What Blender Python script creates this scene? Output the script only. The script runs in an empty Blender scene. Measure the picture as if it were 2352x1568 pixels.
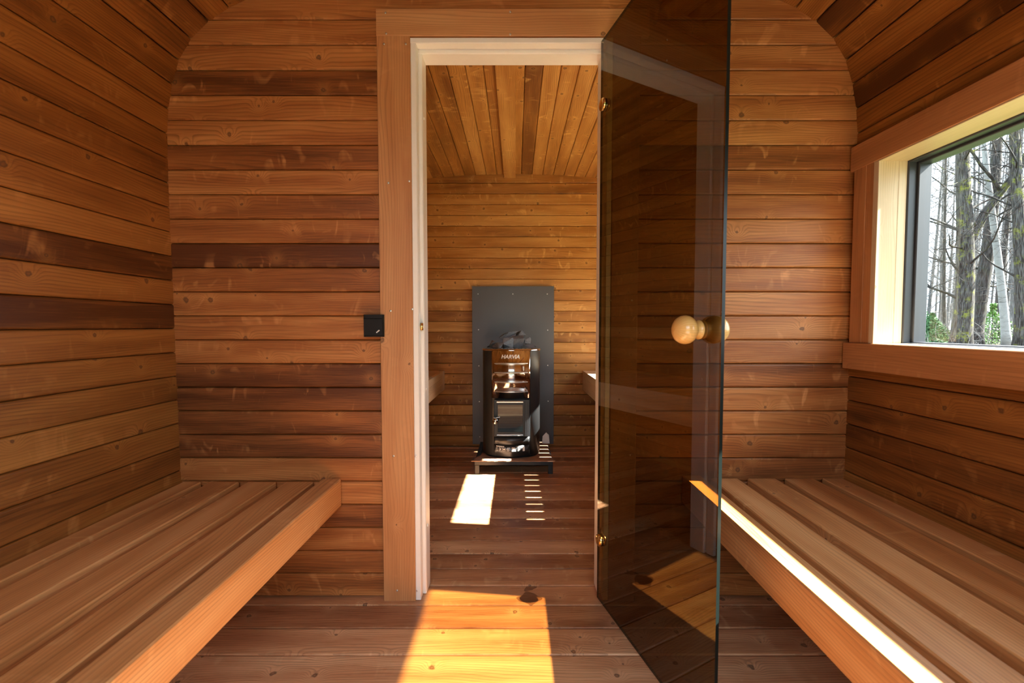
import bpy, bmesh, math, random
from mathutils import Vector, Matrix, noise
S = bpy.context.scene
C = S.collection

# ------------------------------------------------------------------ camera
CAM_H = 0.945
cd = bpy.data.cameras.new('camera')
cam = bpy.data.objects.new('camera', cd); C.objects.link(cam)
cd.sensor_width = 36.0; cd.lens = 16.0
cd.clip_start = 0.02; cd.clip_end = 300
cam.location = (0, 0, CAM_H)
cam.rotation_euler = (math.radians(90-2.5), 0, 0)
cd.shift_x = -9/2352.0
cd.shift_y = 9.6/2352.0
cd.dof.use_dof = True; cd.dof.focus_distance = 2.6; cd.dof.aperture_fstop = 5.6
S.camera = cam
# ------------------------------------------------------------------ sky, sun, exposure
W = bpy.data.worlds.new('overcast_sky'); S.world = W; W.use_nodes = True
wn = W.node_tree.nodes; wl = W.node_tree.links
bg = wn['Background']; bg.inputs['Strength'].default_value = 2.1
tc = wn.new('ShaderNodeTexCoord'); wnz = wn.new('ShaderNodeTexNoise'); wnz.inputs['Scale'].default_value = 2.0
wr = wn.new('ShaderNodeValToRGB')
wr.color_ramp.elements[0].color = (.62, .80, 1.0, 1); wr.color_ramp.elements[1].color = (.85, .93, 1.0, 1)
wr.color_ramp.elements[0].position = .35; wr.color_ramp.elements[1].position = .65
wl.new(tc.outputs['Generated'], wnz.inputs['Vector']); wl.new(wnz.outputs['Fac'], wr.inputs['Fac']); wl.new(wr.outputs['Color'], bg.inputs['Color'])
SUNV = Vector((1.0, -0.12, 0.915)).normalized()
sl = bpy.data.lights.new('sun', 'SUN'); sl.energy = 24.0; sl.angle = math.radians(.6); sl.color = (1, .96, .88)
so = bpy.data.objects.new('sun', sl); C.objects.link(so)
so.rotation_euler = SUNV.to_track_quat('Z', 'Y').to_euler(); so.location = (6, -1, 6)
def portal(loc, rot, sx, sy):
    l = bpy.data.lights.new('portal', 'AREA'); l.shape = 'RECTANGLE'; l.size = sx; l.size_y = sy
    l.cycles.is_portal = True
    o = bpy.data.objects.new('portal', l); C.objects.link(o); o.location = loc; o.rotation_euler = rot
portal((1.32, .72, 1.14), (0, math.radians(90), 0), .56, 1.3)
portal((1.32, 2.57, 1.14), (0, math.radians(90), 0), .56, 1.3)
portal((-.012, -1.12, .95), (math.radians(90), 0, 0), 1.4, 1.86)
S.view_settings.view_transform = 'Standard'; S.view_settings.look = 'None'
S.view_settings.gamma = 1; S.view_settings.use_curve_mapping = False
S.view_settings.exposure = 1.86
S.cycles.max_bounces = 14; S.cycles.diffuse_bounces = 7; S.cycles.transparent_max_bounces = 16
S.cycles.sample_clamp_indirect = 6
S.cycles.caustics_reflective = False; S.cycles.caustics_refractive = False

# ------------------------------------------------------------------ helpers
def tag(o, label=None, cat=None, group=None, kind=None):
    if label: o['label'] = label
    if cat: o['category'] = cat
    if group: o['group'] = group
    if kind: o['kind'] = kind
    return o
def empty(name, loc, label=None, cat=None, group=None, kind=None, rz=0):
    o = bpy.data.objects.new(name, None); C.objects.link(o); o.location = loc; o.rotation_euler = (0, 0, rz)
    o.empty_display_size = .05
    return tag(o, label, cat, group, kind)
class MB:
    """collects faces with a grain UV (metres along the fibre, metres across) and a tone per face"""
    def __init__(s):
        s.v = []; s.f = []; s.uv = []; s.tone = []; s.sm = []
    def face(s, pts, uv=None, tone=.5, smooth=False):
        i = len(s.v); s.v += [tuple(p) for p in pts]; s.f.append(tuple(range(i, i+len(pts))))
        s.uv += list(uv) if uv else [(0, 0)]*len(pts)
        s.tone.append(tone); s.sm.append(smooth)
    def board(s, x0, x1, y0, y1, z0, z1, axis='x', tone=.5, ch=.002, seed=None):
        """box with chamfered long edges, fibre along axis"""
        rnd = random.Random(seed if seed is not None else int((x0*7.31+y0*3.77+z0*9.13+x1+y1*2)*1e4))
        u0 = rnd.uniform(0, 60); v0 = rnd.uniform(0, 60)
        lo = (x0, y0, z0); hi = (x1, y1, z1); a = 'xyz'.index(axis); b = (a+1) % 3; c = (a+2) % 3
        bw = hi[b]-lo[b]; cw = hi[c]-lo[c]; ch = min(ch, bw*.3, cw*.3)
        prof = [(ch, 0), (bw-ch, 0), (bw, ch), (bw, cw-ch), (bw-ch, cw), (ch, cw), (0, cw-ch), (0, ch)]
        def P(t, q):
            p = [0, 0, 0]; p[a] = t; p[b] = lo[b]+q[0]; p[c] = lo[c]+q[1]; return p
        acc = 0
        for i in range(8):
            q = prof[i]; r = prof[(i+1) % 8]; d = math.hypot(r[0]-q[0], r[1]-q[1])
            s.face([P(lo[a], q), P(hi[a], q), P(hi[a], r), P(lo[a], r)],
                   [(u0+lo[a], v0+acc), (u0+hi[a], v0+acc), (u0+hi[a], v0+acc+d), (u0+lo[a], v0+acc+d)], tone)
            acc += d
        for t, rev in ((lo[a], 1), (hi[a], 0)):
            pts = [P(t, q) for q in prof]; uv = [(u0+q[0]*.15, v0+q[1]) for q in prof]
            if rev: pts.reverse(); uv.reverse()
            s.face(pts, uv, tone*.9)
    def box(s, x0, x1, y0, y1, z0, z1, tone=.5, ch=.0015):
        s.board(x0, x1, y0, y1, z0, z1, 'x' if x1-x0 >= max(y1-y0, z1-z0) else ('y' if y1-y0 >= z1-z0 else 'z'), tone, ch, 1)
    def plank(s, A, B, n, y, axis_dir, tone, seed, slot=.0016, dep=.011, back=.03):
        """A,B: two points of the cross-section (3D), n: normal into the room, y: (start,end) along axis_dir"""
        rnd = random.Random(seed); u0 = rnd.uniform(0, 60); v0 = rnd.uniform(0, 60)
        A = Vector(A); B = Vector(B); n = Vector(n).normalized(); w = (B-A).length; e = (B-A)/w
        prof = [(0, -back), (0, -dep), (slot, -.003), (slot+.0022, -.0006), (slot+.005, 0), (w-slot-.005, 0), (w-slot-.0022, -.0006), (w-slot, -.003), (w, -dep), (w, -back)]
        D = Vector(axis_dir)
        pts0 = [A+e*a+n*b+D*y[0] for a, b in prof]; pts1 = [A+e*a+n*b+D*y[1] for a, b in prof]
        m = len(prof)
        for i in range(m):
            j = (i+1) % m
            va = v0+prof[i][0]+abs(prof[i][1]); vb = v0+prof[j][0]+abs(prof[j][1])
            s.face([pts0[i], pts1[i], pts1[j], pts0[j]], [(u0+y[0], va), (u0+y[1], va), (u0+y[1], vb), (u0+y[0], vb)], tone)
        s.face(list(reversed(pts0)), [(u0, v0)]*m, tone); s.face(pts1, [(u0, v0)]*m, tone)
    def tube(s, pts, rads, k=8, caps=True, smooth=True, tone=.5):
        n = len(pts); rings = []; prev = None; acc = 0
        for i in range(n):
            p = Vector(pts[i]); d = (Vector(pts[min(i+1, n-1)])-Vector(pts[max(i-1, 0)])).normalized()
            if prev is None:
                up = Vector((0, 0, 1)) if abs(d.z) < .9 else Vector((1, 0, 0)); a = d.cross(up).normalized()
            else: a = (prev-d*prev.dot(d)).normalized()
            prev = a; b = d.cross(a)
            rings.append([p+(a*math.cos(2*math.pi*j/k)+b*math.sin(2*math.pi*j/k))*rads[i] for j in range(k)])
        for i in range(n-1):
            L = (Vector(pts[i+1])-Vector(pts[i])).length; ra = (rads[i]+rads[i+1])/2*6.28/k
            for j in range(k):
                j2 = (j+1) % k
                s.face([rings[i][j], rings[i][j2], rings[i+1][j2], rings[i+1][j]], [(acc, j*ra), (acc, (j+1)*ra), (acc+L, (j+1)*ra), (acc+L, j*ra)], tone, smooth)
            acc += L
        if caps:
            s.face(list(reversed(rings[0])), None, tone); s.face(rings[-1], None, tone)
    def lathe(s, prof, M, k=32, tone=.5):
        """prof: list of (r, h); axis = local z of matrix M"""
        for i in range(len(prof)-1):
            for j in range(k):
                a0 = 2*math.pi*j/k; a1 = 2*math.pi*(j+1)/k
                (r0, h0), (r1, h1) = prof[i], prof[i+1]
                q = [M@Vector((r0*math.cos(a0), r0*math.sin(a0), h0)), M@Vector((r0*math.cos(a1), r0*math.sin(a1), h0)),
                     M@Vector((r1*math.cos(a1), r1*math.sin(a1), h1)), M@Vector((r1*math.cos(a0), r1*math.sin(a0), h1))]
                uv = [(h0+i*.003, a0*.03), (h0+i*.003, a1*.03), (h1+i*.003, a1*.03), (h1+i*.003, a0*.03)]
                if r0 < 1e-6: q = [q[0], q[2], q[3]]; uv = [uv[0], uv[2], uv[3]]
                elif r1 < 1e-6: q = [q[0], q[1], q[2]]; uv = uv[:3]
                s.face(q, uv, tone, True)
    def build(s, name, m, parent=None, merge=False, **kw):
        me = bpy.data.meshes.new(name); me.from_pydata(s.v, [], s.f)
        uvl = me.uv_layers.new(name='grain'); flat = [c for p in s.uv for c in p]; uvl.data.foreach_set('uv', flat)
        at = me.attributes.new('tone', 'FLOAT', 'FACE'); at.data.foreach_set('value', s.tone)
        me.polygons.foreach_set('use_smooth', s.sm)
        if merge or any(s.sm):
            bm = bmesh.new(); bm.from_mesh(me); bmesh.ops.remove_doubles(bm, verts=bm.verts, dist=1e-5)
            bmesh.ops.recalc_face_normals(bm, faces=bm.faces); bm.to_mesh(me); bm.free()
        me.materials.append(m)
        o = bpy.data.objects.new(name, me); C.objects.link(o)
        if parent is not None:
            o.parent = parent
            o.matrix_parent_inverse = world_of(parent).inverted()
        return tag(o, **kw)
def world_of(o):
    M = Matrix.Translation(o.location) @ o.rotation_euler.to_matrix().to_4x4()
    if o.parent: return world_of(o.parent) @ o.matrix_parent_inverse @ M
    return M

# ------------------------------------------------------------------ materials
def newmat(name):
    m = bpy.data.materials.new(name); m.use_nodes = True
    return m, m.node_tree.nodes, m.node_tree.links, m.node_tree.nodes['Principled BSDF']
def simple(name, col, rough=.5, metal=0, spec=.5, bump=0, bscale=200, var=0, emit=None):
    m, N, L, B = newmat(name)
    B.inputs['Base Color'].default_value = (*col, 1); B.inputs['Roughness'].default_value = rough
    B.inputs['Metallic'].default_value = metal; B.inputs['Specular IOR Level'].default_value = spec
    t = N.new('ShaderNodeTexCoord'); nz = N.new('ShaderNodeTexNoise'); nz.inputs['Scale'].default_value = bscale; nz.inputs['Detail'].default_value = 3
    L.new(t.outputs['Object'], nz.inputs['Vector'])
    if var:
        mx = N.new('ShaderNodeMix'); mx.data_type = 'RGBA'
        mx.inputs[6].default_value = (*[c*(1-var) for c in col], 1); mx.inputs[7].default_value = (*[min(1, c*(1+var)) for c in col], 1)
        L.new(nz.outputs['Fac'], mx.inputs[0]); L.new(mx.outputs[2], B.inputs['Base Color'])
    if bump:
        b = N.new('ShaderNodeBump'); b.inputs['Strength'].default_value = bump; b.inputs['Distance'].default_value = .001
        L.new(nz.outputs['Fac'], b.inputs['Height']); L.new(b.outputs['Normal'], B.inputs['Normal'])
    return m
def wood(name, dark, mid, light, rough=.45, spec=.4, knot=.75, line=.62, flare=.42, kscale=6.0, stain=None, ringk=110, kcol=(.07, .03, .015)):
    m, N, L, B = newmat(name)
    def math_(op, a, b=None, c=None):
        n = N.new('ShaderNodeMath'); n.operation = op
        for i, x in enumerate((a, b, c)):
            if x is None: continue
            if isinstance(x, (int, float)): n.inputs[i].default_value = x
            else: L.new(x, n.inputs[i])
        return n.outputs[0]
    def noise2(sx, sy, detail=2, rough_=.5, off=0):
        mp = N.new('ShaderNodeMapping'); mp.inputs['Scale'].default_value = (sx, sy, 1); mp.inputs['Location'].default_value = (off, off*.7, 0)
        L.new(uv.outputs['UV'], mp.inputs['Vector'])
        n = N.new('ShaderNodeTexNoise'); n.noise_dimensions = '2D'; n.inputs['Scale'].default_value = 1; n.inputs['Detail'].default_value = detail; n.inputs['Roughness'].default_value = rough_
        L.new(mp.outputs['Vector'], n.inputs['Vector']); return n.outputs['Fac']
    def mix(fac, a, b, mode='MIX'):
        n = N.new('ShaderNodeMix'); n.data_type = 'RGBA'; n.blend_type = mode
        if isinstance(fac, (int, float)): n.inputs[0].default_value = fac
        else: L.new(fac, n.inputs[0])
        for k, x in ((6, a), (7, b)):
            if isinstance(x, tuple): n.inputs[k].default_value = (*x, 1)
            else: L.new(x, n.inputs[k])
        return n.outputs[2]
    uv = N.new('ShaderNodeUVMap'); uv.uv_map = 'grain'
    sep = N.new('ShaderNodeSeparateXYZ'); L.new(uv.outputs['UV'], sep.inputs[0])
    at = N.new('ShaderNodeAttribute'); at.attribute_name = 'tone'
    vor = N.new('ShaderNodeTexVoronoi'); vor.voronoi_dimensions = '2D'; vor.inputs['Scale'].default_value = kscale; L.new(uv.outputs['UV'], vor.inputs['Vector'])
    kd = vor.outputs['Distance']; sc = N.new('ShaderNodeSeparateColor'); L.new(vor.outputs['Color'], sc.inputs[0])
    on = math_('GREATER_THAN', sc.outputs[0], 1-knot)
    dm = math_('DIVIDE', kd, kscale)                       # metres
    size = math_('MULTIPLY_ADD', sc.outputs[1], .007, .003)
    rel = math_('DIVIDE', dm, size)
    wob = math_('MULTIPLY_ADD', noise2(90, 90, 2), 1.0, -.5)
    rel = math_('ADD', rel, wob)
    kmask = N.new('ShaderNodeMapRange'); kmask.interpolation_type = 'SMOOTHSTEP'; L.new(rel, kmask.inputs[0]); kmask.inputs[1].default_value = 1.15; kmask.inputs[2].default_value = .6; kmask.inputs[3].default_value = 0; kmask.inputs[4].default_value = 1
    kcore = N.new('ShaderNodeMapRange'); kcore.interpolation_type = 'SMOOTHSTEP'; L.new(rel, kcore.inputs[0]); kcore.inputs[1].default_value = .6; kcore.inputs[2].default_value = .1; kcore.inputs[3].default_value = 0; kcore.inputs[4].default_value = 1
    ex = math_('EXPONENT', math_('MULTIPLY', math_('POWER', math_('DIVIDE', dm, .022), 2), -1))
    ex = math_('MULTIPLY', ex, on)
    h = math_('MULTIPLY', sep.outputs[1], ringk)
    h = math_('MULTIPLY_ADD', noise2(1.1, 7, 2, .45), 9.0, h)
    h = math_('MULTIPLY_ADD', ex, 3.5, h)
    fr = math_('FRACT', h)
    ln = N.new('ShaderNodeMapRange'); ln.interpolation_type = 'SMOOTHSTEP'; L.new(fr, ln.inputs[0]); ln.inputs[1].default_value = .45; ln.inputs[2].default_value = .97
    lm = math_('MULTIPLY', ln.outputs[0], math_('LESS_THAN', fr, .985))
    lm = math_('MULTIPLY', lm, noise2(2, 14, 1, .5, 3))
    fine = noise2(9, 520, 3, .6, 7)
    broad = noise2(1.6, 16, 2, .5, 11)
    cool = noise2(.9, 5, 2, .5, 23)
    r = N.new('ShaderNodeValToRGB'); e = r.color_ramp.elements
    e[0].color = (*dark, 1); e[0].position = .08; e[1].color = (*light, 1); e[1].position = .95
    q = e.new(.5); q.color = (*mid, 1)
    t = math_('MULTIPLY_ADD', math_('SUBTRACT', broad, .5), .85, at.outputs['Fac'])
    t = math_('MULTIPLY_ADD', math_('SUBTRACT', fine, .5), .55, t)
    L.new(t, r.inputs['Fac'])
    col = r.outputs['Color']
    # pale curly flecks across the board, strongest next to knots
    fl = N.new('ShaderNodeMapRange')
    fmp = N.new('ShaderNodeMapping'); fmp.inputs['Scale'].default_value = (15, 7, 1); fmp.inputs['Rotation'].default_value = (0, 0, .35); L.new(uv.outputs['UV'], fmp.inputs['Vector'])
    fn = N.new('ShaderNodeTexNoise'); fn.noise_dimensions = '2D'; fn.inputs['Scale'].default_value = 1; fn.inputs['Detail'].default_value = 2; fn.inputs['Distortion'].default_value = 1.3; L.new(fmp.outputs['Vector'], fn.inputs['Vector'])
    L.new(fn.outputs['Fac'], fl.inputs[0]); fl.inputs[1].default_value = .58; fl.inputs[2].default_value = .74
    fs = N.new('ShaderNodeMapRange'); L.new(noise2(2.2, 12, 1, .5, 41), fs.inputs[0]); fs.inputs[1].default_value = .48; fs.inputs[2].default_value = .66
    fm = math_('MULTIPLY', math_('MULTIPLY', fl.outputs[0], fs.outputs[0]), flare)
    col = mix(fm, col, tuple(min(1, c*1.45+.03) for c in light))
    col = mix(math_('MULTIPLY', lm, line), col, tuple(c*.55 for c in dark))
    col = mix(math_('MULTIPLY', ex, .25), col, tuple(min(1, c*1.1) for c in light))
    col = mix(math_('MULTIPLY', math_('MULTIPLY', kmask.outputs[0], on), .75), col, kcol)
    col = mix(math_('MULTIPLY', math_('MULTIPLY', kcore.outputs[0], on), .45), col, mid)
    if stain:
        col = stain(N, L, mix, math_, col)
    L.new(col, B.inputs['Base Color'])
    rr = math_('MULTIPLY_ADD', fine, .18, rough-.09); L.new(rr, B.inputs['Roughness'])
    B.inputs['Specular IOR Level'].default_value = spec
    b = N.new('ShaderNodeBump'); b.inputs['Strength'].default_value = .25; b.inputs['Distance'].default_value = .0008
    hh = math_('MULTIPLY_ADD', fine, .6, math_('MULTIPLY_ADD', noise2(8, 30, 2, .5, 5), 1.6, math_('MULTIPLY', lm, -.4)))
    L.new(hh, b.inputs['Height']); L.new(b.outputs['Normal'], B.inputs['Normal'])
    return m
def floor_stain(N, L, mix, math_, col):
    g = N.new('ShaderNodeNewGeometry'); n = N.new('ShaderNodeTexNoise'); n.inputs['Scale'].default_value = 16; n.inputs['Detail'].default_value = 1
    L.new(g.outputs['Position'], n.inputs['Vector'])
    sb = N.new('ShaderNodeVectorMath'); sb.operation = 'SUBTRACT'; L.new(n.outputs['Color'], sb.inputs[0]); sb.inputs[1].default_value = (.5, .5, .5)
    ad = N.new('ShaderNodeVectorMath'); ad.operation = 'MULTIPLY_ADD'; L.new(sb.outputs[0], ad.inputs[0]); ad.inputs[1].default_value = (.07, .07, 0); L.new(g.outputs['Position'], ad.inputs[2])
    def spot(c, r):
        d = N.new('ShaderNodeVectorMath'); d.operation = 'DISTANCE'; L.new(ad.outputs[0], d.inputs[0]); d.inputs[1].default_value = c
        return math_('LESS_THAN', d.outputs['Value'], r)
    s = math_('MAXIMUM', spot((.045, 1.545, 0), .03), spot((.05, 1.595, 0), .018))
    return mix(math_('MULTIPLY', s, .72), col, (.10, .035, .015))

DK, MD, LT = (.105, .029, .007), (.350, .115, .030), (.58, .250, .078)
M = {}
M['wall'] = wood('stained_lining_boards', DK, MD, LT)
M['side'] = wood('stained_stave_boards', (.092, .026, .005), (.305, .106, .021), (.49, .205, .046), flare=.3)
M['inner'] = wood('ochre_lining_boards', (.20, .075, .018), (.48, .215, .050), (.72, .40, .125), kscale=7, flare=.5)
M['floor'] = wood('floor_boards', (.26, .10, .045), (.56, .28, .135), (.78, .49, .27), rough=.30, spec=.5, knot=.8, kscale=7.5, line=.7, stain=floor_stain, flare=.25, kcol=(.03, .012, .01))
M['bench'] = wood('heat_treated_bench_boards', (.30, .110, .032), (.60, .275, .095), (.76, .42, .18), rough=.42, spec=.45, knot=.3, kscale=4, flare=.25)
M['casing'] = wood('casing_boards', (.32, .125, .043), (.50, .220, .085), (.62, .32, .14), rough=.45, knot=.75, kscale=3.6, line=.45, flare=.15)
M['pale'] = wood('pale_aspen', (.45, .30, .16), (.66, .48, .29), (.78, .62, .42), rough=.45, knot=.12, line=.2, flare=.1)
M['lining'] = wood('pale_pine_lining', (.46, .32, .18), (.60, .45, .28), (.68, .55, .38), rough=.45, knot=.3, line=.3, flare=.1)
M['white'] = simple('cream_white_frame_wood', (.88, .86, .82), .38, var=.04, bscale=30)
M['black'] = simple('black_powder_coat', (.020, .020, .021), .36, 0, .6, .10, 900)
M['steel_black'] = simple('black_painted_steel', (.02, .02, .022), .38, .2, .5)
M['shield'] = simple('textured_grey_sheet', (.115, .120, .130), .42, .35, .5, .6, 420, .15)
M['chrome'] = simple('stainless', (.62, .58, .54), .10, 1, .5)
M['brushed'] = simple('bright_steel', (.85, .85, .86), .38, 1)
M['screw'] = simple('zinc_screw', (.80, .80, .80), .3, 1)
M['brass'] = simple('polished_brass', (.80, .57, .24), .16, 1)
M['switch'] = simple('black_plastic', (.007, .007, .008), .35, 0, .3)
M['mark'] = simple('white_print', (.75, .75, .73), .6)
M['rock'] = simple('split_dark_stone', (.13, .135, .145), .55, 0, .5, 1.0, 150, .75)
M['card'] = simple('brown_cardboard', (.34, .19, .12), .85, 0, .2, .3, 60, .1)
M['paper'] = simple('white_paper', (.80, .80, .80), .8)
M['frame'] = simple('anthracite_window_frame', (.035, .038, .047), .42, 0, .5)
M['gasket'] = simple('green_black_seal', (.04, .06, .045), .5)
M['slot'] = simple('dark_recess', (.01, .01, .01), .9)
M['knob'] = wood('lacquered_pine', (.52, .27, .06), (.68, .40, .12), (.78, .54, .23), rough=.16, spec=.6, knot=.0, line=.35, ringk=160, flare=.1)
M['plug'] = simple('white_plug', (.85, .84, .80), .4)
M['deck'] = simple('neutral_bounce_deck', (.30, .29, .27), .8, var=.2, bscale=6)  # grey keeps the bounce off the added boards neutral
M['leaf2'] = simple('sky_block_green', (.06, .13, .03), .7, var=.5, bscale=5)  # for the added sky-blocking screen
M['fir'] = simple('fir_green', (.035, .12, .03), .7, var=.4, bscale=8)
M['roof'] = simple('dark_roofing', (.05, .05, .05), .9)
def pane_mat(name, tint, rough=0.0):
    m, N, L, B = newmat(name); N.remove(B)
    out = N['Material Output']; tr = N.new('ShaderNodeBsdfTransparent'); tr.inputs['Color'].default_value = (*tint, 1)
    gl = N.new('ShaderNodeBsdfGlossy'); gl.inputs['Roughness'].default_value = rough; gl.inputs['Color'].default_value = (1, 1, 1, 1)
    fr = N.new('ShaderNodeFresnel'); fr.inputs['IOR'].default_value = 1.5
    g = N.new('ShaderNodeNewGeometry'); fl = N.new('ShaderNodeMath'); fl.operation = 'SUBTRACT'; fl.inputs[0].default_value = 1; L.new(g.outputs['Backfacing'], fl.inputs[1])
    mu = N.new('ShaderNodeMath'); mu.operation = 'MULTIPLY'; L.new(fr.outputs[0], mu.inputs[0]); L.new(fl.outputs[0], mu.inputs[1])
    mx = N.new('ShaderNodeMixShader'); L.new(mu.outputs[0], mx.inputs[0]); L.new(tr.outputs[0], mx.inputs[1]); L.new(gl.outputs[0], mx.inputs[2]); L.new(mx.outputs[0], out.inputs['Surface'])
    return m
M['bronze'] = pane_mat('bronze_tinted_glass', (.445, .350, .195))
M['clear'] = pane_mat('clear_pane', (.96, .98, .97))
M['fireglass'] = simple('dark_fire_glass', (.006, .008, .007), .04, 0, .3)
M['glassedge'] = simple('dark_green_glass_edge', (.006, .010, .009), .3, 0, .25)

# ------------------------------------------------------------------ barrel profile
XC = -.012
half = [(1.118, -.03), (1.142, .43), (1.146, .8), (1.148, 1.1), (1.152, 1.4), (1.150, 1.6), (1.140, 1.70), (1.112, 1.81), (1.06, 1.893), (.975, 1.972), (.85, 2.028), (.70, 2.066), (.35, 2.094), (0, 2.103)]
def resample(poly, start, step):
    out = [poly[0]]; need = start; 
    for (a, b) in zip(poly[:-1], poly[1:]):
        L = math.dist(a, b); pos = 0
        while need <= L-pos+1e-9:
            pos += need; t = pos/L; out.append((a[0]+(b[0]-a[0])*t, a[1]+(b[1]-a[1])*t)); need = step
        need -= L-pos
    if math.dist(out[-1], poly[-1]) > .02: out.append(poly[-1])
    else: out[-1] = poly[-1]
    return out
PR = resample(half, .072, .0813)           # (|x|, z) groove positions from the floor to the ridge
def zx(z):                                  # half width at height z
    for a, b in zip(half[:-1], half[1:]):
        if a[1] <= z <= b[1]: return a[0]+(b[0]-a[0])*(z-a[1])/(b[1]-a[1])
    return half[0][0]
Y0, YP, YP2, YB = -1.05, 1.546, 1.638, 3.53
ZW = 1.74                                    # wall / ceiling split height
WIN_Z0, WIN_Z1 = .890, 1.450
WINS = [(.02, 1.42), (1.95, 3.22)]           # window openings in y
left_t = {}
def tone_for(side, i, z, rnd):
    return rnd
LEFT_T = [.5, .3, .45, .45, .5, .45, .45, .52, .72, .5, .5, .52, .08, .55, .22, .74, .5, .48, .38, .45, .62, .5, .3, .45, .38, .5, .4]
RIGHT_T = [.4, .3, .4, .42, .38, .5, .38, .3, .35, .4, .4, .5, .4, .4, .45, .5, .5, .5, .12, .42, .42, .05, .5, .45, .1, .5, .4]
def staves(side, ya, yb, mat, tones, nm_wall, nm_ceil, rseed, wins):
    rnd = random.Random(rseed); w = MB(); c = MB()
    sx = -1 if side == 'left' else 1
    for i in range(len(PR)-1):
        (a, za), (b, zb) = PR[i], PR[i+1]
        A = Vector((XC+sx*a, 0, za)); B = Vector((XC+sx*b, 0, zb)); e = (B-A).normalized()
        n = Vector((-sx*abs(e.z), 0, 0)) + Vector((0, 0, -abs(e.x))) if (zb-za) >= 0 else Vector((0, 0, -1))
        n = Vector((-e.z, 0, e.x)); 
        if n.dot(Vector((-(A.x-XC), 0, 1.0-A.z))) < 0: n = -n
        t = tones[i] if i < len(tones) else rnd.uniform(.2, .75)
        t += rnd.uniform(-.04, .04)
        segs = [(ya, yb)]
        if side == 'right' and zb > WIN_Z0-.03 and za < WIN_Z1+.03:
            for (w0, w1) in wins:
                ns = []
                for (p, q) in segs:
                    if w1+.02 < p or w0-.02 > q: ns.append((p, q)); continue
                    if w0-.02 > p: ns.append((p, w0-.02))
                    if w1+.02 < q: ns.append((w1+.02, q))
                segs = ns
        m = w if (za+zb)/2 < ZW else c
        for k, sg in enumerate(segs):
            m.plank(A, B, n, sg, (0, 1, 0), t, rseed*100+i*3+k)
            # backing shell, so that no light leaks between staves
            o = n*-.05
            m.face([A+o*1+Vector((0, sg[0], 0))-e*.006, A+o+Vector((0, sg[1], 0))-e*.006, B+o+Vector((0, sg[1], 0))+e*.006, B+o+Vector((0, sg[0], 0))+e*.006], None, .2)
    return w, c
def build_room(ya, yb, mat, names, seed, lt, rt, labels):
    wl_, cl = staves('left', ya, yb, mat, lt, None, None, seed, [])
    wr_, cr = staves('right', ya, yb, mat, rt, None, None, seed+7, WINS)
    wl_.build(names[0], mat, kind='structure', label=labels[0], cat='wall')
    wr_.build(names[1], mat, kind='structure', label=labels[1], cat='wall')
    for k in range(len(cr.f)):
        pass
    base = len(cl.v); cl.v += cr.v; cl.f += [tuple(i+base for i in f) for f in cr.f]; cl.uv += cr.uv; cl.tone += cr.tone; cl.sm += cr.sm
    # lapped ridge board
    cl.board(-.092, -.002, ya, yb, 2.072, 2.092, 'y', .62)
    cl.build(names[2], mat, kind='structure', label=labels[2], cat='ceiling')
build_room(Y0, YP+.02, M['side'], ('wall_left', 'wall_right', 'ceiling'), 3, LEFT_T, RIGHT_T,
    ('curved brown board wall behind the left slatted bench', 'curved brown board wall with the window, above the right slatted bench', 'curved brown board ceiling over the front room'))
random.seed(5)
IT = [random.choice([.3, .45, .5, .55, .65, .75]) for _ in range(60)]
IT2 = [random.choice([.15, .45, .5, .55, .65, .8]) for _ in range(60)]
IT[18:34] = [.45, .3, .5, .35, .6, .3, .5, .35, .55, .5, .30, .65, .30, .35, .3, .3]
IT2[18:34] = [.45, .5, .4, .6, .5, .65, .45, .7, .15, .6, .7, .65, .5, .5, .5, .5]
build_room(YP2-.02, YB+.02, M['inner'], ('wall_inner_left', 'wall_inner_right', 'ceiling_inner'), 11, IT, IT2,
    ('curved board wall left in the hot room beyond the doorway', 'curved board wall right in the hot room beyond the doorway', 'ochre board ceiling of the hot room with a lapped ridge board'))

# ------------------------------------------------------------------ partition wall
GZ = .0813
TL = [.45, .3, .50, .55, .62, .52, .30, .62, .60, .28, .42, .20, .15, .60, .64, .60, .45, .06, .50, .52, .72, .35, .68, .60][::-1]
# tones bottom to top, read from the photograph
TLb = [.50, .55, .48, .28, .62, .60, .18, .30, .17, .20, .62, .62, .55, .40, .05, .52, .50, .72, .36, .62, .58, .20, .60, .55, .60, .5, .5]
TRb = [.50, .48, .40, .45, .40, .35, .45, .62, .68, .42, .62, .64, .60, .55, .55, .66, .60, .58, .32, .68, .62, .66, .66, .40, .62, .5, .5]
def fr_x(i): pass
FX0, FX1, FZ = -.345, .317, 1.885            # outer door frame
pw = MB()
for i in range(26):
    z0 = .003+GZ*i; z1 = z0+GZ
    if z0 > 2.10: break
    for (x0, x1, T, sd) in ((XC-1.19, FX0-.01, TLb, 0), (FX1+.01, XC+1.19, TRb, 50)):
        if z1 > FZ: 
            if sd == 50: continue
            x1 = XC+1.19
        pw.plank((x0*0, YP, z0), (0, YP, z1), (0, -1, 0), (x0, x1), (1, 0, 0), T[i]+random.Random(i+sd).uniform(-.03, .03), 200+i+sd, slot=.0016)
pw.build('wall_back', M['wall'], kind='structure', label='stained board partition with the doorway, between the two benches', cat='wall')
pi_ = MB()
for i in range(26):
    z0 = .003+GZ*i; z1 = z0+GZ
    for (x0, x1) in ((XC-1.19, FX0-.01), (FX1+.01, XC+1.19)):
        if z1 > FZ:
            if x0 > 0: continue
            x1 = XC+1.19
        pi_.plank((0, YP2, z0), (0, YP2, z1), (0, 1, 0), (x0, x1), (1, 0, 0), .5, 300+i)
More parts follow.
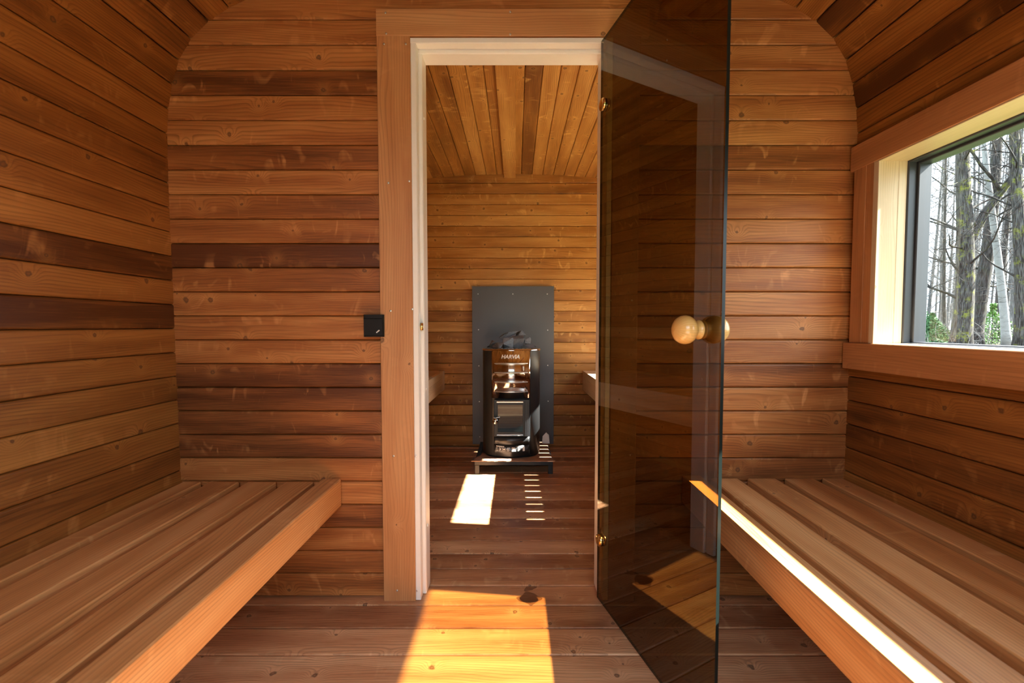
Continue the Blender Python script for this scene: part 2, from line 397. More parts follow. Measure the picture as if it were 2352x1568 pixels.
pi_.box(XC-1.19, FX0, YP+.035, YP2-.035, 0, 2.12, .3); pi_.box(FX1, XC+1.19, YP+.035, YP2-.035, 0, 2.12, .3); pi_.box(FX0, FX1, YP+.035, YP2-.035, FZ, 2.12, .3)
pi_.build('wall_inner_front', M['inner'], kind='structure', label='hot room side of the partition, hidden behind the doorway wall', cat='wall')
# far wall of the hot room
fb = MB(); rnd = random.Random(77)
ft = [.35, .4, .35, .45, .30, .40, .30, .45, .42, .55, .30, .60, .45, .62, .45, .70, .60, .50, .72, .66, .60, .72, .62, .70, .45, .5]
for i in range(26):
    z0 = .003+GZ*i
    fb.plank((0, YB, z0), (0, YB, z0+GZ), (0, -1, 0), (XC-1.19, XC+1.19), (1, 0, 0), ft[i]+rnd.uniform(-.1, .1), 400+i, slot=.0018)
fb.build('wall_inner_back', M['inner'], kind='structure', label='ochre board wall behind the stove at the far end', cat='wall')
# entrance wall behind the camera, with a wide doorway to the garden
ew = MB()
for i in range(26):
    z0 = .003+GZ*i; z1 = z0+GZ
    for (x0, x1) in ((XC-1.19, XC-.70), (XC+.70, XC+1.19)):
        if z0 > 1.88:
            if x0 > 0: continue
            x1 = XC+1.19
        ew.plank((0, Y0+.02, z0), (0, Y0+.02, z1), (0, 1, 0), (x0, x1), (1, 0, 0), rnd.uniform(.3, .6), 500+i)
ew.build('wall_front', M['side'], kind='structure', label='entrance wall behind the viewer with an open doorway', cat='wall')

# ------------------------------------------------------------------ floor
fl = MB(); rnd = random.Random(21); y = Y0-.1; k = 0; FP = .1165
y = 1.502-FP*23
while y < YB+.05:
    t = .52+rnd.uniform(-.28, .26)
    if y > YP: t -= .08
    fl.plank((0, y, 0), (0, y+FP, 0), (0, 0, 1), (XC-1.2, XC+1.2), (1, 0, 0), t, 600+k, slot=.0024, dep=.014)
    y += FP; k += 1
fl.face([(XC-1.25, Y0-.2, -.05), (XC+1.25, Y0-.2, -.05), (XC+1.25, YB+.1, -.05), (XC-1.25, YB+.1, -.05)], None, .2)
fl.build('floor', M['floor'], kind='structure', label='reddish brown plank floor running through both rooms', cat='floor')
# outer roof over everything, keeps the sky out
rf = MB()
for (a, b) in zip(half[:-1], half[1:]):
    for sx in (-1, 1):
        if sx == 1 and a[1] < 1.47 and b[1] > .8: continue
        A = (XC+sx*(a[0]+.10), a[1]+(.10 if a[1] > 1.65 else 0)); B = (XC+sx*(b[0]+.10), b[1]+(.10 if b[1] > 1.65 else 0))
        rf.face([(A[0], Y0, A[1]), (A[0], YB+.1, A[1]), (B[0], YB+.1, B[1]), (B[0], Y0, B[1])])
X1 = XC+1.25
for (ya, yb) in ((Y0, WINS[0][0]), (WINS[0][1], WINS[1][0]), (WINS[1][1], YB+.1)):
    rf.face([(X1, ya, .7), (X1, yb, .7), (X1, yb, 1.55), (X1, ya, 1.55)])
rf.face([(XC-1.3, YB+.06, -.1), (XC+1.3, YB+.06, -.1), (XC+1.3, YB+.06, 2.3), (XC-1.3, YB+.06, 2.3)])
rf.build('wall_outer_shell', M['roof'], kind='structure', label='outer shell of the sauna cabin', cat='wall')

# ------------------------------------------------------------------ door frame, casings (trim)
SC = []
def screw(p, parent, n=(0, -1, 0), r=.0035):
    b = MB(); q = Vector(n).to_track_quat('Z', 'Y').to_matrix().to_4x4()
    b.lathe([(0, -.0005), (r, -.0005), (r, .0008), (r*.6, .0014), (0, .0010)], Matrix.Translation(Vector(p)) @ q, 10)
    return b.build('screw', M['screw'], parent)
YC = YP-.020                                   # face of the casing
f_ = 1045.3; PIT = math.radians(2.5); PYc = 748+f_*math.tan(PIT)
def pix(x, y, Y):                              # point on the plane y=Y seen at a photo pixel (for hand placing)
    a = (x-1185)/f_; b = (PYc-y)/f_; dy = math.cos(PIT)+b*math.sin(PIT); dz = b*math.cos(PIT)-math.sin(PIT); t = Y/dy
    return (a*t, Y, CAM_H+dz*t)
CL = -.455
t1 = MB(); t1.board(CL, FX0, YC, YP, 0, 1.888, 'z', .58, .002, 11)
o = t1.build('trim_1', M['casing'], kind='structure', label='vertical casing board left of the doorway, beside the switch', cat='trim')
for (px, py) in [(882, 101), (932, 101), (892, 420), (940, 416), (897, 714), (947, 710), (904, 1047), (955, 1047), (912, 1356), (958, 1356)]:
    screw(pix(px, py, YC-.0005), o)
t2 = MB(); t2.board(CL, .435, YC-.001, YP, 1.889, 1.975, 'x', .66, .002, 12)
o = t2.build('trim_2', M['casing'], kind='structure', label='horizontal casing board over the doorway', cat='trim')
for (px, py) in [(885, 29), (887, 77), (1172, 27), (1172, 79)]: screw(pix(px, py, YC-.0015), o)
t3 = MB(); t3.board(FX1, .407, YC, YP, 0, 1.888, 'z', .40, .002, 13)
o = t3.build('trim_3', M['casing'], kind='structure', label='vertical casing board right of the doorway, behind the glass door', cat='trim')
for (px, py) in [(1402, 690), (1451, 690), (1405, 1040), (1447, 1045)]: screw(pix(px, py, YC-.0005), o)
# white frame: rebated section
fr = MB(); FF = 1.528
def jamb(x, s, z1):
    fr.board(min(x, x+s*.018), max(x, x+s*.018), FF, 1.562, 0.002, z1, 'z', .5, .002)
    fr.board(min(x, x+s*.012), max(x, x+s*.012), 1.562, 1.566, 0.002, z1, 'z', .5, .0005)
    fr.board(min(x, x+s*.030), max(x, x+s*.030), 1.566, 1.636, .002, z1-.012, 'z', .5, .003)
jamb(FX0, 1, FZ-.018); jamb(FX1, -1, FZ-.018)
fr.board(FX0, FX1, FF, 1.562, FZ-.018, FZ, 'x', .5, .002)
fr.board(FX0+.01, FX1-.01, 1.562, 1.566, FZ-.012, FZ, 'x', .5, .0005)
fr.board(FX0, FX1, 1.566, 1.636, FZ-.030, FZ, 'x', .5, .003)
door = empty('door_1', (FX1-.035, 1.53, 0), 'open bronze glass door with pine knob, hung in a cream doorway frame', 'door', kind='structure')
fo = fr.build('door_frame', M['white'], door, label='cream white wooden door frame')
for (px, py) in [(972, 270), (970, 893), (984, 1207)]:
    b = MB(); p = pix(px, py, 1.585); b.lathe([(0, -.001), (.0055, -.001), (.005, .002), (0, .003)], Matrix.Translation((FX0+.0305, 1.59, p[2])) @ Matrix.Rotation(math.pi/2, 4, 'Y'), 14)
    b.build('plug', M['plug'], fo)
b = MB(); z = pix(965, 750, 1.55)[2]
b.box(FX0+.0178, FX0+.0192, 1.548, 1.560, z-.045, z+.045, .5, .0004)
st = b.build('strike_plate', M['brushed'], fo)
b = MB(); b.tube([(FX0+.023, 1.556, z-.012), (FX0+.023, 1.556, z+.012)], [.0055, .0055], 12); b.build('roller_catch', M['brass'], fo)
# the leaf
TH = math.radians(14.6); D = Vector((math.sin(TH), -math.cos(TH), 0)); NL = Vector((-math.cos(TH), -math.sin(TH), 0))   # NL: left face normal
H0 = Vector((.2785, 1.528, 0)); LW = .597; GZ0, GZ1, GT = .012, 1.872, .008
def LP(w, n, z): p = H0+D*w+NL*n; return (p.x, p.y, z)
leaf = MB()
leaf.face([LP(0, 0, GZ0), LP(0, 0, GZ1), LP(LW, 0, GZ1), LP(LW, 0, GZ0)])
leaf.face([LP(0, -GT, GZ0), LP(LW, -GT, GZ0), LP(LW, -GT, GZ1), LP(0, -GT, GZ1)])
me_l = leaf.build('glass_leaf', M['bronze'], door)
# make sure both faces point outwards
bm = bmesh.new(); bm.from_mesh(me_l.data)
for f in bm.faces:
    f.normal_update(); c = f.calc_center_median(); side = (c-(H0+D*LW/2-NL*GT/2)).dot(NL)
    if f.normal.dot(NL)*side < 0: f.normal_flip()
bm.to_mesh(me_l.data); bm.free()
e = MB()
for (w0, w1, z0, z1) in ((0, LW, GZ0, GZ0), (0, LW, GZ1, GZ1), (0, 0, GZ0, GZ1), (LW, LW, GZ0, GZ1)):
    if z0 == z1: e.face([LP(w0, 0, z0), LP(w1, 0, z0), LP(w1, -GT, z0), LP(w0, -GT, z0)])
    else: e.face([LP(w0, 0, z0), LP(w0, -GT, z0), LP(w0, -GT, z1), LP(w0, 0, z1)])
e.build('polished_edge', M['glassedge'], me_l, label='dark polished edge of the glass')
QN = NL.to_track_quat('Z', 'Y').to_matrix().to_4x4()
for zz in (pix(1383, 238, 1.5)[2], pix(1383, 1242, 1.5)[2]):
    b = MB(); c = H0+D*.022; c.z = zz
    b.lathe([(0, .0), (.020, .0), (.021, .003), (.019, .008), (.012, .0105), (0, .011)], Matrix.Translation(c) @ QN, 28)
    b.lathe([(0, -.011-GT), (.012, -.0105-GT), (.019, -.008-GT), (.021, -.003-GT), (.020, -GT), (0, -GT)], Matrix.Translation(c) @ QN, 28)
    p = c-NL*(GT+.006)
    b.tube([p, (FX1-.019, 1.545, zz)], [.007, .007], 12)
    b.tube([(FX1-.020, 1.545, zz-.022), (FX1-.020, 1.545, zz+.022)], [.008, .008], 14)
    b.build('hinge', M['brass'], me_l, label='polished brass hinge')
# knob: a pair, one on each face
KW = .523; kc = H0+D*KW; kc.z = pix(1570, 757, 1.02)[2]
for s, off in ((1, 0), (-1, -GT)):
    b = MB()
    Mk = Matrix.Translation(kc+NL*off) @ QN @ Matrix.Scale(s, 4, (0, 0, 1))
    pr = [(0, 0), (.0215, 0), (.0220, .0015), (.0190, .005), (.0175, .010), (.0185, .014), (.0235, .018), (.0285, .023), (.0315, .030), (.0322, .037), (.0305, .045), (.0260, .0525), (.0185, .0580), (.009, .0605), (0, .061)]
    b.lathe(pr, Mk, 40, .6)
    b.build('door_knob', M['knob'], me_l, label='lacquered pine knob')

# ------------------------------------------------------------------ switch
pz = pix(865, 748, YP-.03)
b = MB(); b.box(-.508, -.440, YP-.030, YP, pz[2]-.037, pz[2]+.037, .5, .004)
sw = b.build('light_switch', M['switch'], label='black square wall switch beside the doorway casing', cat='switch')
b = MB(); b.box(-.505, -.443, YP-.034, YP-.029, pz[2]-.033, pz[2]+.024, .5, .002); b.build('rocker', M['switch'], sw)
b = MB()
for k in range(3):
    x = -.4640+k*.0035; z = pz[2]-.0235+k*.003; b.box(x, x+.0042, YP-.0346, YP-.0338, z, z+.0035, .5, .0002)
b.build('switch_symbol', M['mark'], sw)

# ------------------------------------------------------------------ benches of the front room
def bench(side, label, tones):
    L = -1 if side == 'left' else 1
    zt = .412 if side == 'left' else .424
    ya, yb = -.95, YP-.012
    root = empty('slatted_bench', (L*.85, .3, zt-.09), label, 'bench', 'slatted benches of the front room')
    xs = [(-.664, -.600), (-.787, -.693), (-.917, -.820), (-1.045, -.947), (-1.140, -1.077)] if L < 0 else [(.570, .634), (.665, .759), (.792, .888), (.919, 1.018), (1.047, 1.118)]
    for i, (a, b_) in enumerate(xs):
        m = MB()
        if i == 0:
            m.board(a, b_, ya, yb+.004, zt-.086, zt+.009, 'y', tones[0], .003, 31+L); m.build('front_rail', M['bench'], root)
        else:
            m.board(a, b_, ya, yb, zt-.052, zt, 'y', tones[i], .003, 40+i*2+L); m.build('slat', M['bench'], root)
    xa, xb = min(q[0] for q in xs), max(q[1] for q in xs)
    for yy in (yb-.034, .75, 0.0, -.85):
        m = MB(); m.board(xs[0][1] if L > 0 else xs[-1][0], xs[-1][1] if L > 0 else xs[0][0], yy, yy+.03, zt-.085, zt-.053, 'x', .30, .002); m.build('cross_bearer', M['bench'], root)
    return root
bench('left', 'brown slatted bench fixed along the left wall, lying in even shade', [.62, .50, .52, .48, .50])
bench('right', 'brown slatted bench under the window, its front rail in a strip of sunlight', [.50, .52, .55, .48, .45])

# ------------------------------------------------------------------ benches of the hot room
def hot_bench(side, label):
    L = -1 if side == 'left' else 1
    zt, zb = .597, .450; xf = -.556 if L < 0 else .519; xw = XC+L*1.135
    root = empty('hot_room_bench', (L*.85, 2.6, zb), label, 'bench', 'pale benches of the hot room')
    m = MB(); ya, yb = YP2+.035, YB-.004
    for k in range(3):
        z0 = zb+k*.049; m.board(min(xf, xf+L*.028), max(xf, xf+L*.028), ya, yb, z0, z0+.0488, 'y', .45+.08*k, .0012, 60+k+L)
    m.build('front_board', M['pale'], root)
    y = YB-.006-.0855; k = 0
    while y > ya:
        m = MB(); m.board(min(xf+L*.029, xw), max(xf+L*.029, xw), y, y+.0835, zt-.026, zt-.0005, 'x', .5+.1*math.sin(k*5), .002, 80+k+L); m.build('slat', M['pale'], root)
        y -= .0945; k += 1
    for xx in (.42, .05):
        m = MB(); x0 = xw-L*xx*.55; m.board(min(x0, x0+L*.03), max(x0, x0+L*.03), ya, yb, zt-.085, zt-.027, 'y', .4, .002); m.build('bearer', M['pale'], root)
hot_bench('left', 'pale wooden bench left of the stove, lying in shade')
hot_bench('right', 'pale wooden bench right of the stove, its top in bright sun')

# ------------------------------------------------------------------ windows
def window(n, y0, y1, label):
    root = empty('window_%d' % n, (1.13, (y0+y1)/2, WIN_Z0), label, 'window', kind='structure')
    xw0 = XC+zx(WIN_Z0)-.022; xw1 = XC+zx(WIN_Z1)-.022
    xi = min(xw0, xw1)+.002; xo = 1.203
    lin = MB()
    lin.board(xi, xi+.062, y1, y1+.02, WIN_Z0, WIN_Z1, 'z', .7, .001, 90); lin.board(xi+.0625, xo, y1, y1+.02, WIN_Z0, WIN_Z1, 'z', .8, .001, 91)
    lin.board(xi, xo, y0-.02, y0, WIN_Z0, WIN_Z1, 'z', .6, .001, 92)
    lin.build('jamb_lining', M['lining'], root)
    h = MB(); h.board(xi, xo, y0-.02, y1+.02, WIN_Z1, WIN_Z1+.02, 'y', .4, .001, 93); h.build('head_lining', M['lining'], root)
    h = MB(); h.board(xi-.0, xo+.02, y0-.02, y1+.02, WIN_Z0-.02, WIN_Z0, 'y', .75, .001, 94); h.build('sill', M['lining'], root)
    # casing on the wall face
    def cas(nm, ya, yb, za, zb, ax, t, sd, thick=.022):
        m = MB(); xa = XC+zx((za+zb)/2)
        m.board(xa-thick, xa+.012, ya, yb, za, zb, ax, t, .002, sd); m.build(nm, M['casing'], root)
    cas('sill_casing', y0-.12, y1+.118, WIN_Z0-.088, WIN_Z0-.001, 'y', .36, 95, .028)
    cas('side_casing', y1+.002, y1+.05, WIN_Z0, WIN_Z1+.004, 'z', .42, 96)
    cas('side_casing', y1+.0505, y1+.104, WIN_Z0, WIN_Z1+.004, 'z', .42, 97)
    cas('side_casing', y0-.1, y0-.002, WIN_Z0, WIN_Z1+.004, 'z', .40, 98)
    cas('head_casing', y0-.12, y1+.118, WIN_Z1+.004, WIN_Z1+.085, 'y', .45, 99, .026)
    f = MB()
    for (xa, xb, wd) in ((1.203, 1.228, .005), (1.228, 1.268, .013)):
        f.board(xa, xb, y0-.02, y0+wd, WIN_Z0-.01, WIN_Z1+.01, 'z', .5, .002); f.board(xa, xb, y1-wd, y1+.02, WIN_Z0-.01, WIN_Z1+.01, 'z', .5, .002)
        f.board(xa, xb, y0+wd, y1-wd, WIN_Z0-.01, WIN_Z0+wd*.35, 'y', .5, .002); f.board(xa, xb, y0+wd, y1-wd, WIN_Z1-wd, WIN_Z1+.01, 'y', .5, .002)
    fo = f.build('window_frame', M['frame'], root, label='dark grey window frame')
    p = MB(); w = .011
    p.face([(1.245, y0+w, WIN_Z0+.01), (1.245, y0+w, WIN_Z1-w), (1.245, y1-w, WIN_Z1-w), (1.245, y1-w, WIN_Z0+.01)])
    p.face([(1.251, y0+w, WIN_Z0+.01), (1.251, y1-w, WIN_Z0+.01), (1.251, y1-w, WIN_Z1-w), (1.251, y0+w, WIN_Z1-w)])
    g = p.build('glass_pane', M['clear'], root)
window(1, *WINS[0], 'wide window over the right bench looking out on bare woods')
window(2, *WINS[1], 'side window lighting the hot room')

# ------------------------------------------------------------------ heat shield
b = MB(); YS = YB-.030
b.box(-.336, .292, YS-.002, YS, .028, 1.247, .5, .0006)
sh = b.build('heat_shield', M['shield'], label='grey textured metal sheet screwed to the wall behind the stove', cat='metal sheet')
for (px, py) in [(1098, 675), (1178, 675), (1257, 675), (1099, 757), (1258, 758), (1100, 840), (1258, 839), (1101, 922), (1259, 921), (1102, 1003)]:
    screw(pix(px, py, YS-.0025), sh, r=.0045)
for (px, py) in [(1098, 675), (1257, 675), (1100, 840), (1258, 839), (1102, 1003), (1255, 1003)]:
    p = pix(px, py, YS); m = MB(); m.tube([(p[0], YS, p[2]), (p[0], YB, p[2])], [.007, .007], 10); m.build('spacer', M['steel_black'], sh)

# ------------------------------------------------------------------ stove stand, cardboard
SX = -.014
b = MB(); root = empty('stove_stand', (SX, 3.1, 0), 'low black steel stand under the stove and cardboard', 'stand')
XA, XB, YF, YR, SH = -.263, .236, 2.865, 3.34, .086
def part(nm, m, mat, parent, **kw): return m.build(nm, mat, parent, **kw)
m = MB()
m.box(XA, XB, YF, YF+.03, SH-.03, SH, .5, .003); m.box(XA, XB, YR-.03, YR, SH-.03, SH, .5, .003)
m.box(XA, XA+.03, YF+.03, YR-.03, SH-.03, SH, .5, .003); m.box(XB-.03, XB, YF+.03, YR-.03, SH-.03, SH, .5, .003)
m.box(XA+.03, XB-.03, YF+.03, YR-.03, SH-.008, SH-.001, .5, .001)
part('top_frame', m, M['steel_black'], root)
for (x, y) in ((XA, YF), (XB-.03, YF), (XA, YR-.03), (XB-.03, YR-.03)):
    m = MB(); m.box(x, x+.03, y, y+.03, 0.0005, SH-.03, .5, .003); part('leg', m, M['steel_black'], root)
m = MB(); m.box(XA+.03, XB-.03, YR-.028, YR-.01, .012, .045, .5, .002); part('lower_bar', m, M['steel_black'], root)
# cardboard: torn outline
rc = random.Random(4); out = []
def edge(x0, y0, x1, y1, n, amp):
    for k in range(n):
        t = k/n; out.append((x0+(x1-x0)*t+rc.uniform(-amp, amp), y0+(y1-y0)*t+rc.uniform(-amp, amp)))
edge(-.280, 2.848, .250, 2.842, 22, .004); edge(.250, 2.842, .222, 3.0, 6, .009); edge(.222, 3.0, .232, 3.32, 8, .006); edge(.232, 3.32, -.205, 3.325, 10, .003); edge(-.205, 3.325, -.225, 3.0, 7, .006); edge(-.225, 3.0, -.280, 2.848, 6, .006)
m = MB(); z0, z1 = SH+.0006, SH+.0052
m.face([(x, y, z1) for x, y in out]); m.face([(x, y, z0) for x, y in reversed(out)])
for i in range(len(out)):
    a = out[i]; c = out[(i+1) % len(out)]; m.face([(a[0], a[1], z0), (c[0], c[1], z0), (c[0], c[1], z1), (a[0], a[1], z1)])
part('cardboard_sheet', m, M['card'], None, label='torn brown cardboard sheet lying between the stove and its stand', cat='cardboard', merge=True)
# crumpled paper at the rear right
m = MB(); rp = random.Random(9); PX, PYY, PZ = .190, 3.27, z1+.0008
for k in range(4):
    o_ = k*.006; tilt = .02+k*.004
    m.face([(PX+o_, PYY+k*.004, PZ+k*.002), (PX+.055, PYY+k*.006, PZ+k*.002), (PX+.050, PYY+.012+k*.006, PZ+.060-o_), (PX+.030, PYY+.014, PZ+.078-o_*2), (PX+.004+o_, PYY+.012+k*.004, PZ+.050-o_)])
pp = part('crumpled_paper', m, M['paper'], None, label='folded white paper tucked behind the right side of the stove', cat='paper')
md = pp.modifiers.new('thick', 'SOLIDIFY'); md.thickness = .0012

# ------------------------------------------------------------------ stove
SZ0, SZ1 = z1+.0005, .797
SXC, SYF, SW, SD = -.030, 2.915, .378, .41
stove = empty('sauna_stove', (SXC, SYF+SD/2, SZ0), 'black wood-burning sauna stove with stainless louvred front', 'stove')
def plan(w, d, n=14, r=.10, rb=.06, bow=.022):
    """closed plan outline, counter-clockwise from the front middle-left; front edge slightly bowed"""
    pts = []
    hw = w/2
    def arc(cx, cy, rr, a0, a1, nn):
        for k in range(nn+1):
            a = math.radians(a0+(a1-a0)*k/nn); pts.append((cx+rr*math.cos(a), cy+rr*math.sin(a)))
    # front bow from left to right
    xl = -hw+r
    for k in range(1, 12):
        t = k/12; x = xl+(2*(hw-r))*t; pts.append((x, -bow*(1-((x)/(hw-r))**2)))
    arc(hw-r, r, r, -90, 0, n); arc(hw-rb, d-rb, rb, 0, 90, n//2); arc(-hw+rb, d-rb, rb, 90, 180, n//2); arc(-hw+r, r, r, 180, 270, n)
    return pts
def prism(m, pts, z0, z1, cx=SXC, cy=SYF, cap=(1, 1), smooth=True):
    n = len(pts)
    for i in range(n):
        a = pts[i]; c = pts[(i+1) % n]
        m.face([(cx+a[0], cy+a[1], z0), (cx+c[0], cy+c[1], z0), (cx+c[0], cy+c[1], z1), (cx+a[0], cy+a[1], z1)], None, .5, smooth)
    if cap[0]: m.face([(cx+p[0], cy+p[1], z0) for p in reversed(pts)])
    if cap[1]: m.face([(cx+p[0], cy+p[1], z1) for p in pts])
PW = plan(SW, SD)
m = MB(); prism(m, plan(SW-.03, SD-.03, r=.09), SZ0, SZ0+.02, cy=SYF+.015); part('plinth', m, M['steel_black'], stove)
m = MB(); prism(m, PW, SZ0+.016, SZ1-.012, cap=(1, 0)); bd = part('body_shell', m, M['black'], stove)
# bowed sheet on the front: x range, z range, offset
def front_y(x, off=0):
    hw = SW/2-.10
    if abs(x) <= hw: return SYF-.022*(1-(x/hw)**2)-off
    t = (abs(x)-hw); return SYF+.10-math.sqrt(max(0, .01-t*t))-off
def sheet(m, x0, x1, z0, z1, off, n=24, th=.0025):
    xs = [x0+(x1-x0)*k/n for k in range(n+1)]
    for a, c in zip(xs[:-1], xs[1:]):
        A = (SXC+a, front_y(a, off)); B = (SXC+c, front_y(c, off))
        m.face([(A[0], A[1], z0), (B[0], B[1], z0), (B[0], B[1], z1), (A[0], A[1], z1)], None, .5, True)
        m.face([(A[0], A[1]+th, z1), (B[0], B[1]+th, z1), (B[0], B[1]+th, z0), (A[0], A[1]+th, z0)], None, .5, True)
        for zz in (z0, z1): m.face([(A[0], A[1], zz), (B[0], B[1], zz), (B[0], B[1]+th, zz), (A[0], A[1]+th, zz)])
    for x in (x0, x1):
        y = front_y(x, off); m.face([(SXC+x, y, z0), (SXC+x, y+th, z0), (SXC+x, y+th, z1), (SXC+x, y, z1)])
def sz(py): return pix(1170, py, SYF-.01)[2]
px0, px1 = -.126, .122
m = MB(); sheet(m, px0, px1, sz(914), SZ1-.010, .003, 30)
fp = part('front_panel', m, M['chrome'], stove, label='polished stainless front panel')
# long lens-shaped louvres
for py in (834, 855, 877, 899):
    zc = sz(py); m = MB(); n = 22; hwid = .108
    up = []; dn = []
    for k in range(n+1):
        x = -hwid+2*hwid*k/n-.001; t = 1-(2*k/n-1)**2
        hgt = .010*t**.8+.001; out_ = .011*t**.6+.002
        yb = front_y(x, .0032)
        up.append(((SXC+x, yb, zc+hgt*.4), (SXC+x, yb-out_, zc+hgt*.1), (SXC+x, yb-out_, zc-.0030), (SXC+x, yb, zc-.0034-hgt*.3)))
    for a, c in zip(up[:-1], up[1:]):
        for q in range(3): m.face([a[q], c[q], c[q+1], a[q+1]], None, .5, False)
    part('louvre', m, M['brushed'], stove)
# dark recess lines left and right of the panel
for x in (px0-.001, px1-.001):
    m = MB(); sheet(m, x, x+.003, SZ0+.02, SZ1-.012, .0012, 2); part('seam', m, M['slot'], bd)
# rim with holes
m = MB(); prism(m, plan(SW+.006, SD+.006, r=.103), SZ1-.012, SZ1, cy=SYF-.003, cap=(0, 0))
outr = plan(SW+.006, SD+.006, r=.103); inn = plan(SW-.05, SD-.05, r=.085)
for i in range(len(outr)):
    j = (i+1) % len(outr); a, c, d_, e_ = outr[i], outr[j], inn[j], inn[i]
    m.face([(SXC+a[0], SYF-.003+a[1], SZ1), (SXC+c[0], SYF-.003+c[1], SZ1), (SXC+d_[0], SYF+.025+d_[1], SZ1+.006), (SXC+e_[0], SYF+.025+e_[1], SZ1+.006)], None, .5, False)
    m.face([(SXC+e_[0], SYF+.025+e_[1], SZ1+.006), (SXC+d_[0], SYF+.025+d_[1], SZ1+.006), (SXC+d_[0], SYF+.025+d_[1], SZ1-.05), (SXC+e_[0], SYF+.025+e_[1], SZ1-.05)], None, .5, False)
m.face([(SXC+p[0], SYF+.025+p[1], SZ1-.05) for p in inn])
rim = part('top_rim', m, M['chrome'], stove, label='stainless top rim')
for k in range(11):
    x = SXC-.115+k*.023; mm = MB(); mm.lathe([(0, -.0004), (.004, -.0004), (.004, .0006), (0, .0006)], Matrix.Translation((x, front_y(x-SXC)+.012, SZ1+.0032)), 10); part('rim_hole', mm, M['slot'], rim)
# logo
def text_mesh(txt, size, nm, mat, parent, loc, ext=.0012, shear=.22, off=.0):
    c = bpy.data.curves.new(nm, 'FONT'); c.body = txt; c.size = size; c.extrude = ext; c.shear = shear; c.offset = off; c.align_x = 'CENTER'; c.align_y = 'CENTER'
    t = bpy.data.objects.new('tmp', c); C.objects.link(t); bpy.context.view_layer.update()
    me = bpy.data.meshes.new_from_object(t.evaluated_get(bpy.context.evaluated_depsgraph_get()))
    bpy.data.objects.remove(t); bpy.data.curves.remove(c)
    me.materials.clear(); me.materials.append(mat)
    me.transform(Matrix.Translation(loc) @ Matrix.Rotation(math.pi/2, 4, 'X'))
    me.name = nm; o = bpy.data.objects.new(nm, me); C.objects.link(o); o.parent = parent; o.matrix_parent_inverse = world_of(parent).inverted(); return o
lg = text_mesh('HARVIA', .0335, 'logo', M['plug'], stove, (SXC-.006, SYF, sz(819)), .0012, .25, .0009)
for v in lg.data.vertices: v.co.y += front_y(v.co.x-SXC, .0035)-SYF
# fire door
dz0, dz1 = sz(1000), sz(917)
m = MB(); dxa, dxb = -.112, .118
m.box(SXC+dxa, SXC+dxb, SYF-.036, SYF-.004, dz0, dz1, .5, .003)
fd = part('fire_door', m, M['steel_black'], stove)
gx0, gx1, gz0, gz1 = -.086, .074, dz0+.030, dz1-.030
m = MB(); m.box(SXC+gx0, SXC+gx1, SYF-.0385, SYF-.0355, gz0, gz1, .5, .0008); part('fire_glass', m, M['fireglass'], fd)
for (z0_, z1_) in ((dz1-.017, dz1-.008), (dz0+.006, dz0+.016)):
    m = MB(); m.box(SXC+gx0-.006, SXC+gx1+.002, SYF-.042, SYF-.0355, z0_, z1_, .5, .002); part('glass_clip', m, M['chrome'], fd)
m = MB(); m.box(SXC+.087, SXC+.108, SYF-.040, SYF-.0355, dz0+.004, dz1-.006, .5, .0015); part('hinge_strip', m, M['steel_black'], fd)
hz = sz(962); hx = SXC-.100
m = MB(); Mh = Matrix.Translation((hx, SYF-.046, hz)) @ Matrix.Rotation(math.pi/2, 4, 'X')
m.lathe([(0, 0), (.005, 0), (.005, .016), (.012, .020), (.0185, .028), (.019, .036), (.015, .043), (.007, .046), (0, .0465)], Mh, 26)
hd = part('door_handle', m, M['chrome'], fd, label='round chrome handle')
m = MB(); m.tube([(hx-.014, SYF-.046, hz+.021), (hx-.005, SYF-.046, hz+.012), (hx+.028, SYF-.046, hz+.020)], [.0028, .0028, .0028], 8); part('handle_spring', m, M['brushed'], hd)
# ash drawer and lower panel
m = MB(); sheet(m, -.112, .118, sz(1019), sz(1003), .008, 20, .008); part('ash_drawer', m, M['black'], stove)
m = MB(); sheet(m, -.112, .118, SZ0+.022, sz(1022), .003, 20); lp = part('lower_panel', m, M['black'], stove)
# rating label: small print as fine marks
m = MB(); rl = random.Random(6)
yl = SYF-.0165
lx0 = SXC-.098; lz1 = sz(1023); 
def mk(x, z, w, h):
    nseg = max(1, int(w/.006)); xs = [x+w*q/nseg for q in range(nseg+1)]
    for p, q in zip(xs[:-1], xs[1:]):
        yy = min(front_y(lx0+p-SXC, .0032), front_y(lx0+q-SXC, .0032)); m.box(lx0+p, lx0+q, yy-.0005, yy+.0004, lz1-z-h, lz1-z, .5, .0001)
for k in range(6): mk(.002+k*.0088, .001, .006, .006)
for k in range(5): mk(.128+k*.0098, .001, .005, .002)
def outline(x, z, w, h, t=.0014): mk(x, z, w, t); mk(x, z+h-t, w, t); mk(x, z+t, t, h-2*t); mk(x+w-t, z+t, t, h-2*t)
outline(.001, .013, .010, .022); outline(.020, .011, .020, .024); outline(.043, .011, .018, .024); mk(.047, .018, .010, .009); mk(.025, .017, .006, .012)
for k in range(6): mk(.066+rl.uniform(0, .008), .010+k*.0045, rl.uniform(.008, .02), .0014)
for k in range(11): mk(.101, .009+k*.0025, rl.uniform(.016, .030), .0012)
for k in range(6): mk(.140, .009+k*.0045, rl.uniform(.006, .018), .0012)
mk(.172, .008, .013, .028)
part('rating_label', m, M['mark'], lp)

